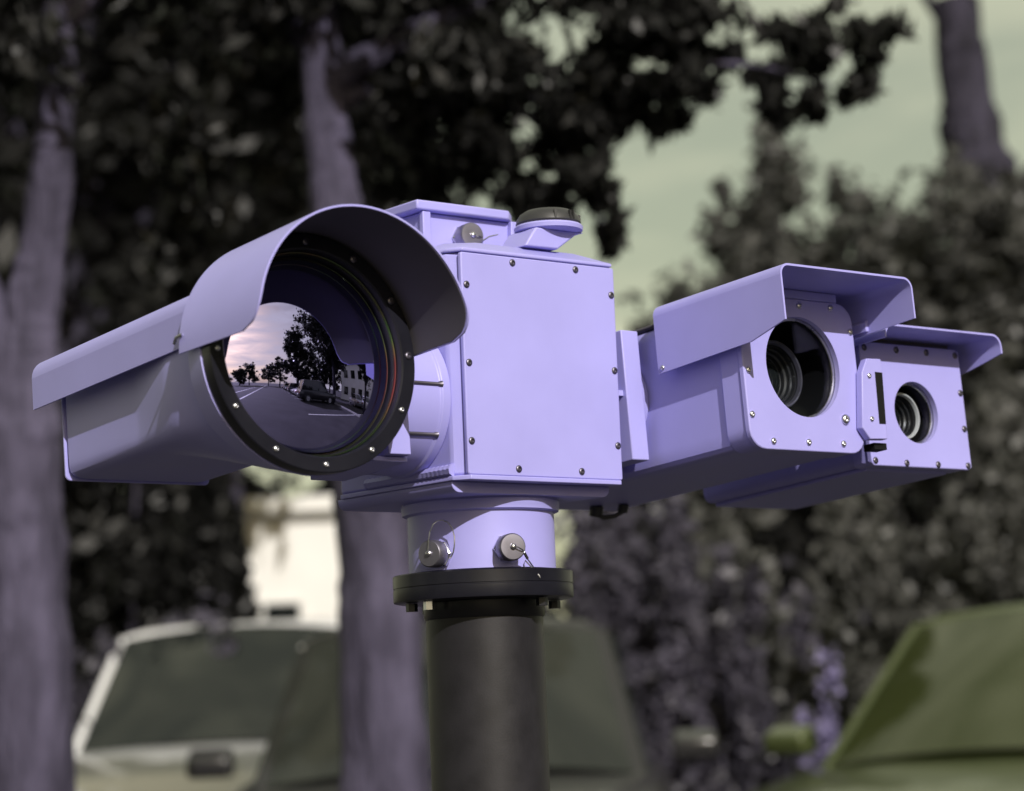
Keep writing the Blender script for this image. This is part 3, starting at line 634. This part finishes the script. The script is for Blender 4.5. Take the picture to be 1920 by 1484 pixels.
# ------------------------------------------------------------------ vehicles
def car(name, label, loc, rz, paint, L_=4.5, W_=1.8, H_=1.47, kind='sedan', group=None, glass=None):
    """body loft with wheel arches, greenhouse with panes, four wheels, lamps, mirrors, plates; front towards +x"""
    e = empty(name, loc, rz); tag(e, label, {'van': 'van', 'suv': 'suv'}.get(kind, 'car'), group)
    hw = W_ / 2; zb = 0.24
    belt = {'sedan': 0.92, 'suv': 1.08, 'van': 1.12, 'hatch': 0.95}[kind]
    st = {'sedan': [(0.0, .62, .60, .80), (.03, .70, .30, .90), (.12, .84, .24, .97), (.30, belt, .22, 1), (.55, belt + .02, .22, 1), (.75, belt + .03, .22, 1), (.90, belt, .24, .97), (.975, .86, .32, .92), (1, .72, .55, .84)],
          'hatch': [(0.0, .62, .60, .80), (.03, .72, .30, .90), (.13, .86, .24, .97), (.30, belt, .22, 1), (.6, belt + .03, .22, 1), (.86, belt + .05, .23, .98), (.97, .95, .3, .94), (1, .80, .5, .86)],
          'suv': [(0.0, .75, .62, .84), (.025, .95, .36, .94), (.12, 1.03, .3, .99), (.3, belt, .28, 1), (.6, belt + .02, .28, 1), (.9, belt + .03, .29, .99), (.98, 1.02, .36, .95), (1, .85, .55, .9)],
          'van': [(0.0, .80, .60, .86), (.02, .98, .34, .95), (.09, 1.08, .28, .99), (.2, belt, .26, 1), (.6, belt, .26, 1), (.93, belt, .27, 1), (.99, 1.08, .33, .97), (1, .9, .5, .93)]}[kind]
    rows = []
    for t, zt, z0, wf in st:
        x = L_ * (0.5 - t); w_ = hw * wf
        half = [(0.0, z0), (w_ * 0.80, z0), (w_ * 0.955, z0 + 0.10), (w_, z0 + (zt - z0) * 0.45), (w_ * 0.99, z0 + (zt - z0) * 0.72), (w_ * 0.94, zt - 0.035), (w_ * 0.88, zt), (w_ * 0.45, zt + 0.022), (0.0, zt + 0.03)]
        rows.append([(x, y, z) for y, z in half] + [(x, -y, z) for y, z in half[-2:0:-1]])
    b = MB().grid(rows, closed=True); n = len(rows[0]); b.f.append(tuple(range(n))); b.f.append(tuple(range(len(b.v) - 1, len(b.v) - n - 1, -1)))
    bo = b.build('body', paint, e, smooth=35)
    # greenhouse
    gh = {'sedan': ((.27, .40), (.70, .86)), 'hatch': ((.25, .40), (.83, .96)), 'suv': ((.25, .36), (.90, .97)), 'van': ((.13, .25), (.965, .985))}[kind]
    (f0, f1), (r1, r0) = gh; zb_ = belt - 0.02
    tw = hw * (0.74 if kind != 'van' else 0.84)
    X = lambda t: L_ * (0.5 - t)
    low = [(X(f0), hw * .84, zb_ - .03), (X(.5), hw * .9, zb_ + .01), (X(r0), hw * .84, zb_ + .01)]
    top = [(X(f1), tw * .93, H_ - .035), (X(.52), tw, H_ - .005), (X(r1), tw * .93, H_ - .03)]
    def ring_(ps, k=0): return [(x + k, y, z) for x, y, z in ps] + [(x + k, -y, z) for x, y, z in reversed(ps)]
    cap_ = [(x * 0.97 + 0.0, y * 0.80, z + 0.035) for x, y, z in top]; cap2 = [(x * 0.9, y * 0.4, z + 0.06) for x, y, z in top]
    gb = MB().grid([ring_(low), ring_(top), ring_(cap_), ring_(cap2)], closed=True); gb.f.append(tuple(range(18, 24)))
    ro = gb.build('roof', paint, e, smooth=45)
    def pane(nm, quad, off, ins=0.06):
        c = sum((Vector(q) for q in quad), Vector()) / len(quad)
        vv = [Vector(q).lerp(c, ins) + Vector(off) for q in quad]; mb = MB(); k = len(vv)
        mb.add([*vv, *[v_ - Vector(off) * 1.5 for v_ in vv]], [tuple(range(k)), tuple(range(2 * k - 1, k - 1, -1))] + [(i, (i + 1) % k, (i + 1) % k + k, i + k) for i in range(k)])
        return mb.build(nm, glass or M['car_glass'], ro, smooth=0)
    mir = lambda q: (q[0], -q[1], q[2])
    def curved(nm, quad, off, ins, bulge):
        c = sum((Vector(q) for q in quad), Vector()) / 4
        A_, B_, C_, D_ = [Vector(q).lerp(c, ins) + Vector(off) for q in quad]      # low left, top left, top right, low right
        nv = Vector(off).normalized(); out = []
        for i in range(7):
            u = i / 6; l_, r_ = A_.lerp(B_, u), D_.lerp(C_, u)
            out.append([l_.lerp(r_, j / 12) + nv * (bulge * (1 - (2 * j / 12 - 1) ** 2) * (0.6 + 0.4 * math.sin(PI * u))) for j in range(13)])
        inn = [[p_ - nv * 0.004 for p_ in row] for row in out]
        return MB().shell(out, inn).build(nm, glass or M['car_glass'], ro, smooth=50)
    curved('windscreen', [low[0], top[0], mir(top[0]), mir(low[0])], (.012, 0, .012), 0.07, 0.11)
    curved('rear_window', [low[2], top[2], mir(top[2]), mir(low[2])], (-.012, 0, .01), 0.12, 0.07)
    for sg in (1, -1):
        s_ = (lambda q: q) if sg == 1 else mir
        pane('side_window', [s_(low[0]), s_(top[0]), s_(top[1]), s_(low[1])], (0, .012 * sg, .006), 0.10)
        pane('side_window', [s_(low[1]), s_(top[1]), s_(top[2]), s_(low[2])], (0, .012 * sg, .006), 0.10)
    wr = {'suv': .37, 'van': .34}.get(kind, .32)
    for t in (.19, .80):
        for sg in (1, -1):
            wl = MB().lathe([(wr * .62, -.10), (wr * .9, -.105), (wr, -.08), (wr, .08), (wr * .9, .105), (wr * .62, .10)], (0, 0, 0), 'y', 28).build('wheel', M['tyre'], e, smooth=40)
            wl.location = (X(t), sg * (hw - .10), wr)
            rm = MB().lathe([(wr * .62, 0), (wr * .58, .012), (wr * .52, .0), (wr * .2, .008), (wr * .16, .02), (.001, .022)], (0, sg * .1005, 0), 'y', 20); rim = rm.build('rim', M['alloy'], wl, smooth=40)
            if sg < 0: rim.scale = (1, 1, 1)
            MB().lathe([(wr * 1.16, -.004), (wr * 1.16, .004), (wr * 1.02, .004)], (X(t), sg * (hw * .985), wr + .02), 'y', 28, caps=True).build('wheel_arch', M['trim'], bo)
    for sg in (1, -1):
        zl = st[1][1] - 0.10
        MB().prism(rrect(sg * hw * .55 - .16, sg * hw * .55 + .16, zl - .09, zl + .06, .03, 3), X(.004), X(-.004) + 0.012, 'x').build('headlight', M['lamp_clear'], bo)
        zt_ = st[-1][1] - 0.02
        MB().prism(rrect(sg * hw * .62 - .13, sg * hw * .62 + .13, zt_ - .10, zt_ + .06, .02, 3), X(1.006), X(.99), 'x').build('tail_light', M['lamp_red'], bo)
        MB().prism([(X(f0) - .25, belt + .02), (X(f0) - .12, belt + .02), (X(f0) - .10, belt + .10), (X(f0) - .22, belt + .14)], sg * hw * .95, sg * (hw + .13)).build('mirror', paint, bo, 0.02)
        for t in (.42, .62):
            MB().box(X(t) - .08, X(t) + .08, sg * hw * .985 - .012, sg * hw * .985 + .018, belt - .20, belt - .17).build('door_handle', paint, bo)
    MB().prism(rrect(-hw * .55, hw * .55, .36, .50, .03, 3), X(.012), X(-.004), 'x').build('grille', M['trim'], bo)
    MB().prism(rrect(-.24, .24, .56, .67, .01, 2), X(1.008), X(.99), 'x').build('number_plate', M['marking'], bo)
    return e
PT = {'white': paintm('white_car_paint', (0.6, 0.6, 0.62)), 'dark': paintm('dark_car_paint', (0.012, 0.012, 0.014)), 'grey': paintm('charcoal_car_paint', (0.035, 0.034, 0.037), .3), 'green': paintm('olive_car_paint', (0.06, 0.075, 0.027), .25), 'lav': paintm('lavender_car_paint', (0.33, 0.3, 0.5)), 'silver': paintm('silver_car_paint', (0.42, 0.42, 0.45), .6), 'navy': paintm('navy_car_paint', (0.014, 0.014, 0.04))}
def park(px, d): p = pix(px, 1300, d); return (p.x, p.y, 0.004)
car('parked_car', 'olive green hatchback with olive reflections painted into its glass parked in front of the garden shrubs', park(2080, 9.6), R(238), PT['green'], 4.4, 1.84, 1.49, 'hatch', glass=M['olive_reflect_glass'])
car('parked_car', 'charcoal hatchback parked behind the pole', park(868, 10.2), R(268), PT['grey'], 4.2, 1.78, 1.53, 'hatch')
car('parked_suv', 'white suv parked beside the slender pale trunk', park(505, 12.6), R(266), PT['white'], 4.6, 1.86, 1.66, 'suv')
p = pix(1565, 1200, 10.9)
shrub('flowering_shrub', 'small pale lavender flowering shrub next to the olive hatchback', p.x, p.y, 0.2, p.z + 0.02, 150, M['leaf_flower'], 1100, 0.03)

# white wall seen between the trunks
wl_ = empty('garden_shed', gnd(600, 1200, 19)); wl_.location.z = 0.11; tag(wl_, 'white stucco shed seen between the trunks', 'shed')
hx = 0.78
MB().box(-hx, hx, 0, 2.4, 0.0, 2.72).build('wall', M['stucco'], wl_)
MB().box(-hx - .12, hx + .12, -.12, 2.5, 2.725, 2.86).build('roof', M['stucco'], wl_, 0.02)
wn = MB().box(-0.45, -0.12, -.04, .02, 1.62, 2.05).build('window', M['pale_door'], wl_); MB().box(-.42, -.15, -.05, -.042, 1.65, 2.02).build('pane', M['car_glass'], wn)
dr = MB().box(0.2, 0.7, -.04, .02, 0.0, 1.9).build('door', M['pale_door'], wl_); MB().box(.24, .28, -.08, -.042, .9, 1.05).build('handle', M['steel'], dr)
# verge with kerb behind the parked cars
tag(MB().box(-14, 14, 10.15, 10.3, 0, 0.13).build('kerb', M['kerb'], None, 0.015), kind='structure')
tag(MB().box(-40, 40, 10.302, 40, 0, 0.11).build('verge', M['soil'], None, smooth=0), kind='structure')

# ------------------------------------------------------------------ the street on the near side, seen in the big lens
U = Vector((0.7071, -0.7071, 0)); V_ = Vector((0.7071, 0.7071, 0))      # along the road / across it
def LP(az, d): return (-0.18 + math.sin(R(az)) * d, 2.2 - math.cos(R(az)) * d)
r0 = Vector((12.2, -2.0, 0.004))
car('parked_suv', 'black suv at the near end of the row across the street', r0, R(45), PT['dark'], 5.3, 2.0, 2.05, 'suv', None)
rowc = [('silver', 'sedan', 1.46, 'silver sedan parked next to the black suv'), ('white', 'hatch', 1.52, 'white hatchback parked beyond the silver sedan'), ('navy', 'suv', 1.72, 'navy suv parked between white cars'), ('white', 'sedan', 1.46, 'white sedan parked beyond the navy suv'), ('grey', 'hatch', 1.5, 'charcoal hatchback beyond the white sedan'), ('silver', 'suv', 1.74, 'silver suv far along the row across the street'), ('dark', 'sedan', 1.45, 'black sedan at the far end of the row')]
for k, (c, kd, h, lab) in enumerate(rowc):
    car('parked_suv' if kd == 'suv' else 'parked_car', lab, r0 + U * (2.9 * (k + 1)) + V_ * random.uniform(-.2, .2), R(45 + random.uniform(-2, 2) + (180 if k % 3 == 1 else 0)), PT[c], 4.5, 1.8, h, kd, 'cars parked across the street')
for k, (az, d, c, lab) in enumerate(((97, 19.0, 'silver', 'silver car before the white building across the street'), (104, 18.5, 'white', 'white car before the white building across the street'), (112, 18.0, 'navy', 'navy car before the white building across the street'))):
    x, y = LP(az, d); car('parked_car', lab, (x, y, 0.004), R(-20), PT[c], 4.5, 1.8, 1.46, 'sedan', 'cars before the white building')
x, y = LP(82, 14.5); std_tree('street_tree', 'broad street tree behind the black suv across the street', x, y, 10.6, 4.6, 201, M['leaf_shaded'], M['bark_dark'], 16000, 0.19, low=0.34)
x, y = LP(60, 24); std_tree('street_tree', 'tall dense street tree beyond the row of parked cars', x, y, 13.5, 4.0, 202, M['leaf_shaded'], M['bark_dark'], 16000, 0.24, low=0.04)
x, y = LP(104, 13.5); std_tree('street_tree', 'street tree before the white building across the street', x, y, 7.6, 2.4, 203, M['leaf_shaded'], M['bark_dark'], 8000, 0.13, low=0.3)
for k, (az, d, h, cw, lab) in enumerate(((44, 58, 11, 5.5, 'far street tree where the road vanishes'), (50, 50, 12, 5.5, 'far round tree beyond the tall dense street tree'), (34, 55, 11, 6, 'round tree on the far bend of the road'), (70, 34, 10, 5, 'round tree behind the middle of the parked row'), (79, 30, 9, 5, 'round tree behind the black suv row'), (29, 48, 7, 4, 'low round tree on the sunny side of the road'))):
    x, y = LP(az, d); std_tree('street_tree', lab, x, y, h, cw, 210 + k, M['leaf_shaded'], M['bark_dark'], 7000, 0.3, 'trees along the far street', low=0.12)
for k, (az, d, h, cw, lab) in enumerate(((-38, 13, 9, 3.6, 'added unseen tree on the sunny side of the street'), (-68, 12, 9, 3.6, 'added unseen tree at the edge of the parking lot'), (-100, 12.5, 9, 3.6, 'added unseen tree next to the slender trunk side of the lot'), (-20, 24, 10, 4.2, 'added unseen tree further down the sunny side of the street'))):  # unseen trees, added to shut out light from the low sky
    x, y = LP(az, d); std_tree('sky_block_tree', lab, x, y, h, cw, 230 + k, M['leaf_olive'], M['bark_dark'], 7000, 0.17, 'unseen trees added to block low sky', low=0.1)
bx, by = LP(99, 26)
wb2 = empty('long_building', (bx, by, 0), R(17)); tag(wb2, 'long white two-storey building across the street with dark flat roof', 'building')
MB().box(0, 9, -6, 9, 0, 6.6).build('wall', M['stucco'], wb2)
MB().box(-.4, 9.4, -6.4, 9.4, 6.605, 7.1).build('roof', M['roof_dark'], wb2, 0.03)
for fz in (1.0, 4.0):
    for k in range(6):
        wy = -5 + 2.4 * k
        f_ = MB().box(-.06, .03, wy, wy + 1.3, fz, fz + 1.4).build('window', M['trim'], wb2); MB().box(-.075, -.062, wy + .06, wy + 1.24, fz + .06, fz + 1.34).build('pane', M['car_glass'], f_)
# painted lines on the asphalt
def strip(a, b, w_, name='road_line', z=0.004):
    a, b = Vector((*a, 0)), Vector((*b, 0)); d = (b - a).normalized(); n_ = Vector((-d.y, d.x, 0)) * (w_ / 2); o = Vector((0, 0, z))
    return tag(MB().add([a - n_ + o, b - n_ + o, b + n_ + o, a + n_ + o], [(0, 1, 2, 3)]).build(name, M['marking'], None, smooth=0, fix=False), kind='structure')
strip((5.9, -0.3), (12.5, 5.3), 0.12)
strip((4.6, -6.4), (60, -61.8), 0.14); strip((3.4, -8.4), (58, -63), 0.14)
for k in range(8):
    q = r0 + U * (2.9 * k + 1.45) - V_ * 2.6; e2 = q + V_ * 5.2; strip((q.x, q.y), (e2.x, e2.y), 0.1)
kb = MB(); a_ = r0 + V_ * 2.9 - U * 6; b_ = r0 + V_ * 2.9 + U * 30
for s0, s1 in ((0, 0.15),):
    kb.add([*(a_ + V_ * s0, b_ + V_ * s0, b_ + V_ * s1, a_ + V_ * s1), *[p_ + Vector((0, 0, .13)) for p_ in (a_ + V_ * s0, b_ + V_ * s0, b_ + V_ * s1, a_ + V_ * s1)]], [(0, 1, 2, 3), (7, 6, 5, 4), (0, 1, 5, 4), (1, 2, 6, 5), (2, 3, 7, 6), (3, 0, 4, 7)])
tag(kb.build('kerb', M['kerb'], None, 0.015), kind='structure')
